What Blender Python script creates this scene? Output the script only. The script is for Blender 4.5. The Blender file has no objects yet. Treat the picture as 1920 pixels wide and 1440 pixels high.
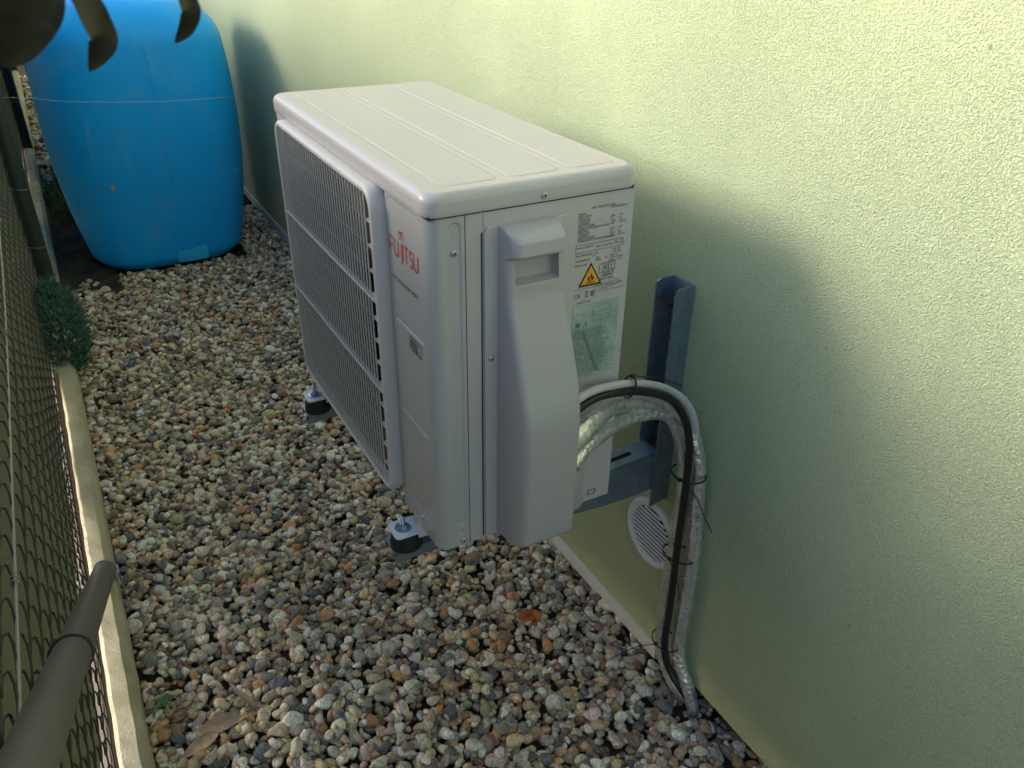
import bpy, bmesh, math, random
import numpy as np
from mathutils import Vector, Matrix

random.seed(7); rng = np.random.default_rng(11)
sc = bpy.context.scene
GZ = 0.53          # the design frame has its origin at the unit's lower front corner, 0.53 m above the gravel
R = math.radians

# ------------------------------------------------------------------ camera
cam_d = bpy.data.cameras.new("camera"); cam = bpy.data.objects.new("camera", cam_d)
sc.collection.objects.link(cam); sc.camera = cam
cam.location = (-0.3602, -0.8431, 0.8263 + GZ)
cam.rotation_euler = (1.04183, -0.01288, -0.50725)
cam_d.sensor_width = 36; cam_d.lens = 28.63
cam_d.clip_start = 0.02; cam_d.clip_end = 400
cam_d.dof.use_dof = True; cam_d.dof.focus_distance = 1.15; cam_d.dof.aperture_fstop = 16

# ------------------------------------------------------------------ sun and sky
SUN_EL, SUN_AZ = R(20.5), R(32)        # azimuth measured from -X towards +Y
sdir = Vector((-math.cos(SUN_EL)*math.cos(SUN_AZ), math.cos(SUN_EL)*math.sin(SUN_AZ), math.sin(SUN_EL)))
sun_d = bpy.data.lights.new("sun", 'SUN'); sun = bpy.data.objects.new("sun", sun_d)
sc.collection.objects.link(sun)
sun.rotation_euler = (-sdir).to_track_quat('-Z', 'Y').to_euler()
sun_d.energy = 1.28; sun_d.angle = R(20); sun_d.color = (1.0, 0.92, 0.79)
w = bpy.data.worlds.new("World"); sc.world = w; w.use_nodes = True
wn = w.node_tree.nodes; wl = w.node_tree.links
sky = wn.new("ShaderNodeTexSky"); sky.sky_type = 'NISHITA'; sky.sun_disc = False
sky.sun_elevation = SUN_EL; sky.sun_rotation = math.atan2(sdir.x, sdir.y) % (2*math.pi)
sky.altitude = 200; sky.dust_density = 2.0; sky.air_density = 1.0; sky.ozone_density = 1.0
wl.new(sky.outputs[0], wn["Background"].inputs[0]); wn["Background"].inputs[1].default_value = 0.15
sc.view_settings.view_transform = 'Standard'; sc.view_settings.look = 'None'
sc.view_settings.gamma = 1; sc.view_settings.exposure = 1.28
sc.cycles.max_bounces = 8; sc.cycles.transparent_max_bounces = 12

# ------------------------------------------------------------------ materials
def mat(name, col=(.5,.5,.5), rough=.5, metal=0.0, spec=.5):
    m = bpy.data.materials.new(name); m.use_nodes = True
    b = m.node_tree.nodes["Principled BSDF"]
    b.inputs["Base Color"].default_value = (*col, 1); b.inputs["Roughness"].default_value = rough
    b.inputs["Metallic"].default_value = metal; b.inputs["Specular IOR Level"].default_value = spec
    return m
class NT:
    def __init__(s, m): s.m=m; s.n=m.node_tree.nodes; s.l=m.node_tree.links; s.b=s.n["Principled BSDF"]; s._c=None
    def co(s):
        if s._c is None: s._c = s.n.new("ShaderNodeNewGeometry").outputs["Position"]
        return s._c
    def noise(s, scale, detail=3, rough=.55, vec=None, dist=0):
        t=s.n.new("ShaderNodeTexNoise"); t.inputs["Scale"].default_value=scale; t.inputs["Detail"].default_value=detail
        t.inputs["Roughness"].default_value=rough; t.inputs["Distortion"].default_value=dist
        s.l.new(vec or s.co(), t.inputs["Vector"]); return t.outputs["Fac"]
    def voro(s, scale, feat='F1', vec=None, out="Distance"):
        t=s.n.new("ShaderNodeTexVoronoi"); t.inputs["Scale"].default_value=scale; t.feature=feat
        s.l.new(vec or s.co(), t.inputs["Vector"]); return t.outputs[out]
    def ramp(s, fac, stops):
        t=s.n.new("ShaderNodeValToRGB"); e=t.color_ramp.elements
        while len(e)<len(stops): e.new(.5)
        for i,(p,c) in enumerate(stops):
            e[i].position=p; e[i].color=(*c,1) if len(c)==3 else c
        s.l.new(fac,t.inputs[0]); return t.outputs[0]
    def mix(s, fac, a, b, mode='MIX'):
        t=s.n.new("ShaderNodeMix"); t.data_type='RGBA'; t.blend_type=mode
        for i,v in ((0,fac),(6,a),(7,b)):
            if isinstance(v,(int,float)): t.inputs[i].default_value=v
            elif isinstance(v,tuple): t.inputs[i].default_value=(*v,1)
            else: s.l.new(v,t.inputs[i])
        return t.outputs[2]
    def math(s, op, a, b=0.0):
        t=s.n.new("ShaderNodeMath"); t.operation=op
        for i,v in ((0,a),(1,b)):
            if isinstance(v,(int,float)): t.inputs[i].default_value=v
            else: s.l.new(v,t.inputs[i])
        return t.outputs[0]
    def mapr(s, v, a, b, c, d):
        t=s.n.new("ShaderNodeMapRange"); s.l.new(v,t.inputs[0])
        for i,x in enumerate((a,b,c,d)): t.inputs[i+1].default_value=x
        return t.outputs[0]
    def scale(s, v):
        t=s.n.new("ShaderNodeMapping"); t.inputs["Scale"].default_value=v; s.l.new(s.co(),t.inputs[0]); return t.outputs[0]
    def color(s, c): s.l.new(c, s.b.inputs["Base Color"])
    def rough(s, c): s.l.new(c, s.b.inputs["Roughness"])
    def bump(s, h, dist, strength=1.0):
        t=s.n.new("ShaderNodeBump"); t.inputs["Distance"].default_value=dist; t.inputs["Strength"].default_value=strength
        s.l.new(h,t.inputs["Height"]); s.l.new(t.outputs[0], s.b.inputs["Normal"])

def m_stucco():
    m=mat("green_stucco",(.58,.63,.41),.9,spec=.15); t=NT(m)
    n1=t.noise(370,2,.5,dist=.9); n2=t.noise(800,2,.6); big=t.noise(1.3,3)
    v=t.voro(330,'SMOOTH_F1')
    h=t.math('ADD', t.mapr(n1,.36,.64,0,1), t.math('MULTIPLY',v,.5)); h=t.math('ADD',h,t.math('MULTIPLY',n2,.75))
    c=t.ramp(n1,[(.3,(.40,.48,.30)),(.5,(.60,.69,.43))])  # occlusion in the grain's pits is painted into the colour
    c=t.mix(t.mapr(big,.3,.7,0,.3),c,(.57,.66,.42))
    sp=t.n.new('ShaderNodeSeparateXYZ'); t.l.new(t.co(),sp.inputs[0]); dn=t.math('ADD',sp.outputs[2],t.math('MULTIPLY',t.noise(2.4,5,.65),.5))
    c=t.mix(t.mapr(dn,.25,.75,.38,0),c,(.50,.53,.25)); sk=t.noise(1,5,.6,vec=t.scale((5,9,.7))); c=t.mix(t.mapr(sk,.56,.72,0,.22),c,(.45,.52,.33))
    dt=t.voro(9,'F1'); c=t.mix(t.mapr(dt,.018,.03,.5,0),c,(.12,.11,.06))
    t.color(c); h=t.math('MULTIPLY',h,t.mapr(t.noise(2.1,4),.3,.7,.65,1.15)); t.bump(h,.0019,1.0); return m
def m_paint(name,col,rough,dirt=.1,spec=.5):
    m=mat(name,col,rough,spec=spec); t=NT(m)
    n=t.noise(9,5,.6); f=t.noise(900,2)
    d=tuple(c*.80 for c in col)
    t.color(t.mix(t.mapr(n,.5,.8,0,dirt*2),col,d))
    return m
def m_galv():
    m=mat("galvanised_steel",(.36,.43,.50),.45,.85); t=NT(m)
    v=t.voro(95,'F1',out="Color"); s=t.n.new("ShaderNodeSeparateColor"); t.l.new(v,s.inputs[0])
    n=t.noise(25,4)
    c=t.mix(t.mapr(s.outputs[0],0,1,0,.5),(.24,.32,.42),(.35,.42,.48)); c=t.mix(t.mapr(n,.55,.8,0,.5),c,(.42,.46,.48))  # blue of the reflected sky is mixed into the steel's base colours
    t.color(c); t.rough(t.mapr(s.outputs[1],0,1,.34,.55)); t.bump(t.noise(60,4),.0006,.3); return m
def m_foil():
    m=mat("silver_foil",(.85,.85,.84),.28,.8); t=NT(m)
    n=t.noise(70,4,.6,dist=1.0); v=t.voro(70,'DISTANCE_TO_EDGE')
    t.color(t.ramp(t.noise(40,3),[(.3,(.68,.68,.67)),(.7,(.90,.90,.89))]))
    t.rough(t.mapr(n,.3,.7,.2,.42)); t.bump(t.math('ADD',n,t.mapr(v,0,.06,0,.4)),.0009,.6); return m
def m_concrete():
    m=mat("concrete",(.5,.46,.36),.9,spec=.2); t=NT(m)
    n=t.noise(14,5); f=t.noise(260,3); s=t.noise(3.5,3)
    c=t.ramp(n,[(.3,(.40,.35,.245)),(.7,(.60,.54,.40))]); c=t.mix(t.mapr(s,.5,.75,0,.55),c,(.32,.31,.20))
    c=t.mix(t.mapr(f,.55,.7,0,.3),c,(.22,.2,.15)); t.color(c); t.bump(t.math('ADD',f,n),.0018,.7); return m
def m_stone():
    m=mat("river_pebbles",(.3,.3,.3),.62,spec=.4); t=NT(m)
    a=t.n.new("ShaderNodeAttribute"); a.attribute_name="col"; b=t.n.new("ShaderNodeAttribute"); b.attribute_name="off"
    va=t.n.new("ShaderNodeVectorMath"); va.operation='ADD'; t.l.new(t.co(),va.inputs[0]); t.l.new(b.outputs["Vector"],va.inputs[1])
    mp=t.n.new("ShaderNodeVectorRotate"); mp.rotation_type='EULER_XYZ'; t.l.new(va.outputs[0],mp.inputs[0]); t.l.new(b.outputs["Vector"],mp.inputs["Rotation"])
    st=t.n.new("ShaderNodeMapping"); st.inputs["Scale"].default_value=(1,1,3.2); t.l.new(mp.outputs[0],st.inputs[0])
    n=t.noise(70,5,.65,vec=st.outputs[0],dist=.8); f=t.noise(420,3,.6,vec=va.outputs[0]); v=t.noise(38,3,.5,vec=st.outputs[0],dist=2.2)
    c=t.mix(1.0,a.outputs["Color"],t.ramp(n,[(.30,(.45,.41,.37)),(.48,(.98,.94,.88)),(.68,(1.5,1.45,1.34))]),'MULTIPLY')
    vein=t.ramp(v,[(.47,(0,0,0)),(.5,(1,1,1)),(.53,(0,0,0))])
    c=t.mix(t.math('MULTIPLY',vein,.5),c,(.6,.57,.52))
    c=t.mix(t.mapr(f,.6,.75,0,.4),c,(.1,.09,.08)); t.color(c)
    t.rough(t.mapr(n,.3,.7,.5,.75)); t.bump(t.math('ADD',n,t.math('MULTIPLY',f,.5)),.0012,.7); return m
def m_ground(name,c1,c2,sc_=6,b=.01):
    m=mat(name,c1,.95,spec=.1); t=NT(m); n=t.noise(sc_,6,.65)
    t.color(t.ramp(n,[(.3,c1),(.7,c2)])); t.bump(t.noise(sc_*12,5),b,.8); return m
def m_tank():
    m=mat("blue_polyethylene",(.006,.40,.98),.45,spec=.28); t=NT(m)
    n=t.noise(3,4); t.color(t.mix(t.mapr(n,.4,.7,0,.5),(.004,.41,1.0),(.008,.35,.92)))
    dn=t.noise(7,6,.7); sc1=t.noise(1,5,.7,vec=t.scale((40,40,3))); c=t.mix(t.mapr(dn,.5,.8,0,.30),t.b.inputs['Base Color'].links[0].from_socket,(.20,.45,.65)); c=t.mix(t.mapr(sc1,.60,.75,0,.3),c,(.25,.42,.62)); t.color(c)
    t.bump(t.noise(25,3),.003,.25); t.rough(t.mapr(t.noise(60,4),.3,.7,.36,.5)); return m
def m_net():
    m=mat("shade_net",(.040,.050,.022),.8,spec=.2); t=NT(m)
    wv=t.n.new("ShaderNodeTexWave"); wv.bands_direction='Z'; wv.inputs["Scale"].default_value=95; t.l.new(t.co(),wv.inputs[0])
    n=t.noise(350,2); big=t.noise(5,4)
    c=t.mix(t.mapr(n,.4,.7,0,.6),(.011,.014,.010),(.028,.032,.024)); c=t.mix(t.mapr(big,.4,.7,0,.4),c,(.026,.030,.022)); t.color(c)
    t.bump(t.math('ADD',wv.outputs["Fac"],n),.0012,.8)
    tr=t.n.new("ShaderNodeBsdfTransparent"); mx=t.n.new("ShaderNodeMixShader")
    out=t.n["Material Output"]; mx.inputs[0].default_value=.045
    tl=t.n.new("ShaderNodeBsdfTranslucent"); tl.inputs[0].default_value=(.012,.016,.006,1); ad=t.n.new("ShaderNodeAddShader")
    t.l.new(t.b.outputs[0],ad.inputs[0]); t.l.new(tl.outputs[0],ad.inputs[1])
    t.l.new(ad.outputs[0],mx.inputs[1]); t.l.new(tr.outputs[0],mx.inputs[2]); t.l.new(mx.outputs[0],out.inputs[0]); return m
def m_leaf(name,c1,c2,rough=.45,transl=None):
    m=mat(name,c1,rough); t=NT(m); t.color(t.ramp(t.noise(60,4),[(.3,c1),(.7,c2)])); t.bump(t.noise(200,3),.0008,.5); return m
def m_sticker():
    m=mat("foil_sticker",(.42,.52,.46),.25,.35); t=NT(m)
    t.color(t.ramp(t.noise(25,3),[(.35,(.36,.46,.40)),(.65,(.50,.60,.53))])); t.rough(t.mapr(t.noise(40,3),.3,.7,.16,.35)); return m
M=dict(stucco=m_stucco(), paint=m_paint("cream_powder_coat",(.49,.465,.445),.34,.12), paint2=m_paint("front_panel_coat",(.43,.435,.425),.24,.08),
  grille=m_paint("grille_coat",(.64,.61,.55),.38,.1), plastic=m_paint("valve_cover_plastic",(.42,.405,.395),.42,.06), galv=m_galv(), foil=m_foil(), conc=m_concrete(), stone=m_stone(),
  soil=m_ground("dark_soil",(.018,.014,.010),(.06,.05,.038),8), soil2=m_ground("brown_soil",(.035,.028,.022),(.10,.08,.065),10),
  yard=m_ground("neighbour_paving",(.24,.20,.17),(.36,.31,.27),3,.004), tank=m_tank(), net=m_net(),
  dark=mat("dark_interior",(.028,.024,.02),.7), fan=mat("fan_plastic",(.06,.052,.045),.6), rubber=mat("black_rubber",(.012,.012,.013),.65),
  blackhose=mat("black_cable_sheath",(.014,.014,.015),.32), grey=mat("grey_conduit",(.50,.49,.47),.45), zinc=mat("zinc_bolt",(.42,.52,.64),.28,1.0),
  screw=mat("screw_paint",(.46,.45,.42),.35,.35), white=m_paint("white_plastic",(.72,.74,.76),.35,.05), trim=m_paint("white_base_profile",(.66,.64,.60),.55,.2),
  tie=mat("black_nylon",(.01,.01,.01),.4), post=m_paint("dark_green_post",(.022,.034,.026),.45,.3), blackpost=mat("black_post",(.010,.012,.015),.5),
  wire=mat("fence_wire",(.035,.036,.03),.5,.3), galvwire=mat("tension_wire",(.32,.31,.28),.5,.6), brace=m_paint("brown_grey_tube",(.125,.118,.11),.42,.35),
  ink=mat("black_ink",(.015,.015,.015),.5), red=mat("red_ink",(.62,.035,.02),.4), orange=mat("warning_orange",(.80,.38,.02),.45), greyink=mat("grey_ink",(.10,.10,.11),.5),
  sticker=m_sticker(), seam=mat("seam_shadow_gap",(.02,.02,.02),.8), rust=mat("rusty_anchor",(.16,.035,.012),.8,.3), anchor=mat("blackened_anchor",(.03,.03,.04),.5,.5),
  conifer=m_leaf("conifer_needles",(.025,.095,.055),(.10,.23,.145),.6), bark=mat("bark",(.06,.04,.03),.9), leaf=m_leaf("broad_leaf",(.012,.015,.006),(.028,.030,.012),.45),
  dry=m_leaf("dry_leaf",(.24,.15,.09),(.42,.30,.20),.65), orangeleaf=m_leaf("orange_leaf",(.36,.075,.010),(.46,.12,.02),.6), weed=m_leaf("fresh_weed",(.03,.12,.02),(.08,.24,.05)),
  grass=m_leaf("green_grass",(.02,.06,.012),(.06,.13,.03)), thread=mat("spider_thread",(.8,.8,.8),.4), mark=mat("orange_scuff",(.7,.25,.1),.7), patch=mat("blue_patch",(.03,.50,1.0),.4),
  plinth=mat("bitumen_plinth",(.008,.008,.009),.8), twig=mat("twig",(.07,.05,.04),.8))

# ------------------------------------------------------------------ object helpers
def link(o): sc.collection.objects.link(o)
ROOT={}
def thing(name,label,cat,loc,group=None):
    o=bpy.data.objects.new(name,None); link(o); o.empty_display_size=.05
    o.location=(loc[0],loc[1],loc[2]+GZ); o["label"]=label; o["category"]=cat
    if group: o["group"]=group
    ROOT[o.name]=Vector(loc); return o
def origin_of(o):
    while o.parent: o=o.parent
    return ROOT.get(o.name, Vector((0,0,0)))
def mk(name,V,F,m,parent=None,smooth=None,label=None,cat=None,group=None,kind=None,loc=None):
    V=np.asarray(V,float).reshape(-1,3)
    if parent is not None: off=np.array(origin_of(parent))
    else: off=np.array(loc) if loc is not None else np.array([V[:,0].mean(),V[:,1].mean(),V[:,2].min()])
    me=bpy.data.meshes.new(name); me.from_pydata((V-off).tolist(),[],[list(map(int,f)) for f in F]); me.validate(); me.update()
    o=bpy.data.objects.new(name,me); link(o); me.materials.append(m)
    if smooth is not None:
        me.shade_smooth()
        if smooth<180: me.set_sharp_from_angle(angle=R(smooth))
    if parent is not None: o.parent=parent
    else:
        o.location=(off[0],off[1],off[2]+GZ); ROOT[o.name]=Vector(off)
    if label: o["label"]=label
    if cat: o["category"]=cat
    if group: o["group"]=group
    if kind: o["kind"]=kind
    return o
class B:                                       # accumulates shapes that belong to one part
    def __init__(s): s.V=[]; s.F=[]; s.n=0
    def add(s,V,F):
        V=np.asarray(V,float).reshape(-1,3); s.V.append(V); s.F+= [[int(i)+s.n for i in f] for f in F]; s.n+=len(V); return s
    def build(s,name,m,parent=None,**k): return mk(name,np.concatenate(s.V),s.F,m,parent,**k)
def box(b,lo,hi,bev=0.0,seg=2):
    lo=np.array(lo,float); hi=np.array(hi,float); c=(lo+hi)/2; d=hi-lo
    bm=bmesh.new(); bmesh.ops.create_cube(bm,size=1.0)
    for v in bm.verts: v.co=Vector((c[0]+v.co.x*d[0],c[1]+v.co.y*d[1],c[2]+v.co.z*d[2]))
    if bev>0: bmesh.ops.bevel(bm,geom=list(bm.edges),offset=bev,segments=seg,affect='EDGES',profile=.5)
    bm.verts.index_update(); b.add([v.co[:] for v in bm.verts],[[v.index for v in f.verts] for f in bm.faces]); bm.free(); return b
def grid(b,P,closed_u=False,flip=False):        # P[i,j,3]
    nu,nv=P.shape[:2]; F=[]
    for i in range(nu if closed_u else nu-1):
        i2=(i+1)%nu
        for j in range(nv-1):
            f=[i*nv+j,i2*nv+j,i2*nv+j+1,i*nv+j+1]; F.append(f[::-1] if flip else f)
    b.add(P.reshape(-1,3),F); return b
def frames(P):
    P=np.array(P,float); T=np.gradient(P,axis=0); T/=np.linalg.norm(T,axis=1)[:,None]+1e-12
    n=np.cross(T[0],[0,0,1.0]);
    if np.linalg.norm(n)<1e-3: n=np.cross(T[0],[0,1.0,0])
    n/=np.linalg.norm(n); N=[n]
    for i in range(1,len(P)):
        n=N[-1]-T[i]*np.dot(N[-1],T[i]); n/=np.linalg.norm(n); N.append(n)
    N=np.array(N); return P,T,N,np.cross(T,N)
def tube(b,P,r,seg=12,caps=True,rf=None):
    P,T,N,Bn=frames(P); n=len(P); r=np.broadcast_to(np.asarray(r,float),(n,)); a=np.linspace(0,2*np.pi,seg,endpoint=False)
    rr=r[:,None]*np.ones((1,seg))
    if rf is not None: rr=rr*rf(n,seg)
    V=P[:,None]+rr[...,None]*(np.cos(a)[None,:,None]*N[:,None]+np.sin(a)[None,:,None]*Bn[:,None])
    F=[[i*seg+j,i*seg+(j+1)%seg,(i+1)*seg+(j+1)%seg,(i+1)*seg+j] for i in range(n-1) for j in range(seg)]
    if caps: F+=[list(range(seg))[::-1],[ (n-1)*seg+j for j in range(seg)]]
    b.add(V,F); return b
def spline(P,n=12):
    P=np.array(P,float); Q=np.vstack([2*P[0]-P[1],P,2*P[-1]-P[-2]]); out=[]
    for i in range(len(P)-1):
        a,b_,c,d=Q[i:i+4]
        for t in np.linspace(0,1,n,endpoint=False):
            out.append(.5*((2*b_)+(c-a)*t+(2*a-5*b_+4*c-d)*t*t+(3*b_-a-3*c+d)*t**3))
    out.append(P[-1]); return np.array(out)
def rrect(y0,y1,z0,z1,r,n=8):
    pts=[]
    for cx,cz,a0 in ((y1-r,z1-r,0),(y0+r,z1-r,90),(y0+r,z0+r,180),(y1-r,z0+r,270)):
        for k in range(n+1):
            a=R(a0+90*k/n); pts.append((cx+r*math.cos(a),cz+r*math.sin(a)))
    return np.array(pts)
def lathe(b,prof,c,axis=(0,0,1),seg=20):         # prof: (radius, height) along axis
    ax=Vector(axis).normalized(); q=ax.to_track_quat('Z','Y'); P=[]
    for k in range(seg):
        a=2*math.pi*k/seg
        P.append([(Vector(c)+q@Vector((r*math.cos(a),r*math.sin(a),h)))[:] for r,h in prof])
    grid(b,np.array(P),closed_u=True); return b
def sdrr(u,v,cu,cv,hu,hv,r):                     # rounded rectangle distance
    qx=np.abs(u-cu)-hu+r; qy=np.abs(v-cv)-hv+r
    return np.hypot(np.maximum(qx,0),np.maximum(qy,0))+np.minimum(np.maximum(qx,qy),0)-r
def sstep(x,a,b):
    t=np.clip((x-a)/(b-a),0,1); return t*t*(3-2*t)

# planes for lettering: side of the unit (faces -Y) and its front (faces -X)
def SIDE(u,v,h=.0): return (u,-.0006-h,v)
def FRONT(u,v,h=.0): return (-.0006-h,u,v)       # u is y
def ribbon(b,pts,wd,plane,h=.0,closed=False):
    pts=[Vector((p[0],p[1])) for p in pts]; n=len(pts)
    L=[];Rr=[]
    for i in range(n):
        a=pts[i-1] if (i>0 or closed) else pts[i]; c=pts[(i+1)%n] if (i<n-1 or closed) else pts[i]
        d1=(pts[i]-a); d2=(c-pts[i])
        if d1.length<1e-9: d1=d2
        if d2.length<1e-9: d2=d1
        d1.normalize(); d2.normalize(); t=(d1+d2)
        if t.length<1e-6: t=d1
        t.normalize(); nn=Vector((-t.y,t.x)); k=min(1.8,1/max(.3,nn.dot(Vector((-d1.y,d1.x)))))
        L.append(pts[i]+nn*wd/2*k); Rr.append(pts[i]-nn*wd/2*k)
    V=[plane(p.x,p.y,h) for p in L]+[plane(p.x,p.y,h) for p in Rr]
    V2=[plane(p.x,p.y,h-.0004) for p in L]+[plane(p.x,p.y,h-.0004) for p in Rr]
    F=[[i,(i+1)%n,n+(i+1)%n,n+i] for i in range(n if closed else n-1)]
    b.add(V,F)
def arc(cx,cy,rx,ry,a0,a1,n=10): return [(cx+rx*math.cos(R(a0+(a1-a0)*k/n)),cy+ry*math.sin(R(a0+(a1-a0)*k/n))) for k in range(n+1)]
def text(body,size,u,v,plane,h=.0,sx=1.0,du=1,align='LEFT',space=1.0,shear=0.0,bold=0.0):
    cu=bpy.data.curves.new("t",'FONT'); cu.body=body; cu.size=size; cu.align_x=align; cu.resolution_u=3; cu.space_line=space; cu.shear=shear; cu.offset=bold
    o=bpy.data.objects.new("t",cu); link(o); bpy.context.view_layer.update()
    me=bpy.data.meshes.new_from_object(o); V=[]
    for q in me.vertices: V.append(plane(u+du*q.co.x*sx, v+q.co.y, h))
    F=[list(f.vertices) for f in me.polygons]; bpy.data.objects.remove(o); bpy.data.curves.remove(cu); bpy.data.meshes.remove(me)
    return V,F

# ================================================================== SETTING
b=B(); box(b,(-60,-40,-.66),(60,80,-.60)); b.build("ground",M['yard'],kind='structure',loc=(0,0,-.66))
b=B(); box(b,(-.512,-2.6,-.598),(.56,12,-.566)); b.build("soil_bed",M['soil'],kind='structure',loc=(0,0,-.598))
b=B(); box(b,(-7,-5,-.598),(-.535,14,-.556)); b.build("neighbour_path",M['yard'],kind='structure',loc=(-3,0,-.598))

# the house wall: rendered slab over a recessed plinth with a white base profile
house=thing("house_wall","pale green rough rendered house wall running along the gravel strip","wall",(.6,2,-.6))
b=B()
ys=np.linspace(-2.6,12,60); zs=np.linspace(-.503,2.6,30)
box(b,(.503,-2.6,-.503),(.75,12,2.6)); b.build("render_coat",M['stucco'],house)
b=B(); box(b,(.56,-2.6,-.598),(.75,12,-.505)); b.build("plinth",M['plinth'],house)
b=B(); box(b,(.4975,.046,-.541),(.512,12,-.5035),.0012); box(b,(.512,.046,-.508),(.559,12,-.5045)); b.build("base_profile",M['trim'],house)

# ------------------------------------------------------------------ edging slabs and fence
def slab(y0,y1,label):
    b=B(); prof=[(-.513,-.60),(-.513,-.478),(-.505,-.470),(-.478,-.470),(-.466,-.484),(-.463,-.50),(-.463,-.60)]
    ny=max(2,int((y1-y0)/.03)); P=[]
    for k in range(ny+1):
        y=y0+(y1-y0)*k/ny; jz=.0012*math.sin(y*31)+.001*math.sin(y*77)
        P.append([(x+.0007*math.sin(y*53+i),y,z+(jz if z>-.5 else 0)) for i,(x,z) in enumerate(prof)])
    P=np.array(P); grid(b,P); n=len(prof)
    b.add(P[0],[list(range(n))]); b.add(P[-1],[list(range(n))[::-1]])
    return b.build("edging_slab",M['conc'],smooth=40,label=label,cat="edging slab",group="concrete edging slabs under the fence",loc=(-.488,y0,-.6))
slab(-2.2,2.36,"long pale concrete edging slab nearest the camera with the brace foot on it")
slab(2.44,4.93,"grey concrete edging slab beside the blue tank between the green and black posts")
slab(5.01,7.93,"far concrete edging slab beyond the black post, partly hidden by leaves")

fence=thing("chain_link_fence","dark chain link fence with olive shade net along the left edge","fence",(-.52,2.4,-.5))
def chain(y0,y1,z0,z1,x):
    b=B(); pitch=.056; hz=.029; n=int((y1-y0)/pitch)
    for i in range(n):
        yc=y0+i*pitch; m_=int((z1-z0)/hz); P=[]; jx=.003*math.sin(yc*3)
        for k in range(m_):
            s=1 if (k%2) else -1
            for q in (.05,.28,.5,.72,.95):
                P.append((x+jx+.0035*s*math.sin(q*math.pi), yc+pitch*.54*s*math.cos(q*math.pi)*-1, z0+hz*(k+q)+.003*math.sin(yc*5)+.0012*math.sin(k*1.7+i)))
        tube(b,P,.00145,4 if yc>1.2 else 6,caps=False)
    return b
chain(-1.05,8.0,-.468,.76,-.5185).build("wire_mesh",M['wire'],fence,smooth=60)
P=[]
for y in np.linspace(-1.3,8.2,260):
    row=[]
    base=-.462+.010*math.sin(y*2.3)+.006*math.sin(y*9.1)+(.044*sstep(1.0-y,0,.6))-.012*float(sstep(y,1.6,2.6))
    for k,z in enumerate(np.linspace(base,.765,26)):
        row.append((-.530+.0035*math.sin(y*11+z*6)+.002*math.sin(y*37+z*23),y,z))
    P.append(row)
b=B(); grid(b,np.array(P,float)); b.build("shade_net",M['net'],fence,smooth=180)
for y,mk_ in ((-1.05,'post'),(2.40,'post'),(4.97,'blackpost'),(7.97,'blackpost')):
    b=B(); lathe(b,[(.0,-.6),(.029,-.6),(.029,.785),(.027,.795),(0,.802)],(-.492,y,0),seg=24); b.build("fence_post",M[mk_],fence,smooth=40)
for z in (.16,.75):
    ys=np.linspace(-1.05,8,120); P=[(-.5135+.002*math.sin(y*3),y,z-.006*math.sin((y+1.05)/3.3*math.pi)**2+.004*math.sin(y*4.7)) for y in ys]
    b=B(); tube(b,P,.0021,8); b.build("tension_wire",M['galvwire'],fence,smooth=60)
for y,z,x,r in ((2.40,-.24,-.492,.031),(2.40,-.03,-.492,.031),(4.97,-.2,-.492,.031)):
    b=B(); tube(b,[(x+r*math.cos(a),y+r*math.sin(a),z+.003*math.sin(a*2)) for a in np.linspace(0,6.2,20)],.0012,6); b.build("tie_wire",M['galvwire'],fence,smooth=60)
for y in (.02,.72,1.4):
    b=B(); tube(b,[(-.5135+.0045*math.cos(a),y+a*.0012,.16+.0045*math.sin(a)) for a in np.linspace(0,14,40)],.0010,5); b.build("tie_wire",M['galvwire'],fence,smooth=60)
A=np.array([-.481,.80,-.478]); Bq=np.array([-.505,-.98,.66]); b=B()
d=Bq-A; P=[A+d*t for t in np.linspace(0,1,40)]; tube(b,P,.0235,28); br=b.build("brace_tube",M['brace'],fence,smooth=40)
b=B(); t0=.42; c=A+d*t0; dn=d/np.linalg.norm(d); e1=np.cross(dn,[1,0,0]); e1/=np.linalg.norm(e1); e2=np.cross(dn,e1)
tube(b,[c+.0255*(math.cos(a)*e1+math.sin(a)*e2) for a in np.linspace(0,2*math.pi,40)],.0017,6); b.build("wire_loop",M['wire'],br,smooth=60)
b=B()  # galvanised clip strapped over the slab
tube(b,[A+dn*.03+.0245*(math.cos(a)*e1+math.sin(a)*e2) for a in np.linspace(0,2*math.pi,30)],.0012,5)
box(b,(-.478,.765,-.4695),(-.452,.795,-.4665),.0008); box(b,(-.4555,.767,-.57),(-.4530,.793,-.4665),.0006); b.build("clip",M['galv'],br,smooth=40)

# ------------------------------------------------------------------ gravel
def ico(sub):
    bm=bmesh.new(); bmesh.ops.create_icosphere(bm,subdivisions=sub,radius=1.0); V=np.array([v.co[:] for v in bm.verts]); F=np.array([[v.index for v in f.verts] for f in bm.faces]); bm.free(); return V,F
def pebble_shapes(sub,n):
    V,F=ico(sub); out=[]
    for k in range(n):
        r=np.ones(len(V))
        D=rng.normal(size=(rng.integers(4,9),3)); D/=np.linalg.norm(D,axis=1)[:,None]      # flattened facets
        for dd in D:
            h=rng.uniform(.50,.85); dt=V@dd; m_=dt*r>h; r[m_]=r[m_]*.35+.65*(h/dt[m_])
        ph=rng.uniform(0,6.28,(4,)); fr=rng.normal(size=(4,3))*1.7
        for q in range(4): r+=.035*np.sin((V@fr[q])*1.6+ph[q])
        out.append(V*r[:,None])
    return out,F
PAL=np.array([[.56,.53,.49],[.43,.40,.36],[.40,.32,.22],[.36,.20,.095],[.24,.225,.21],[.15,.15,.15],[.085,.095,.12],[.17,.11,.075],[.19,.12,.115],[.20,.19,.15],[.66,.64,.61]])
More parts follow.
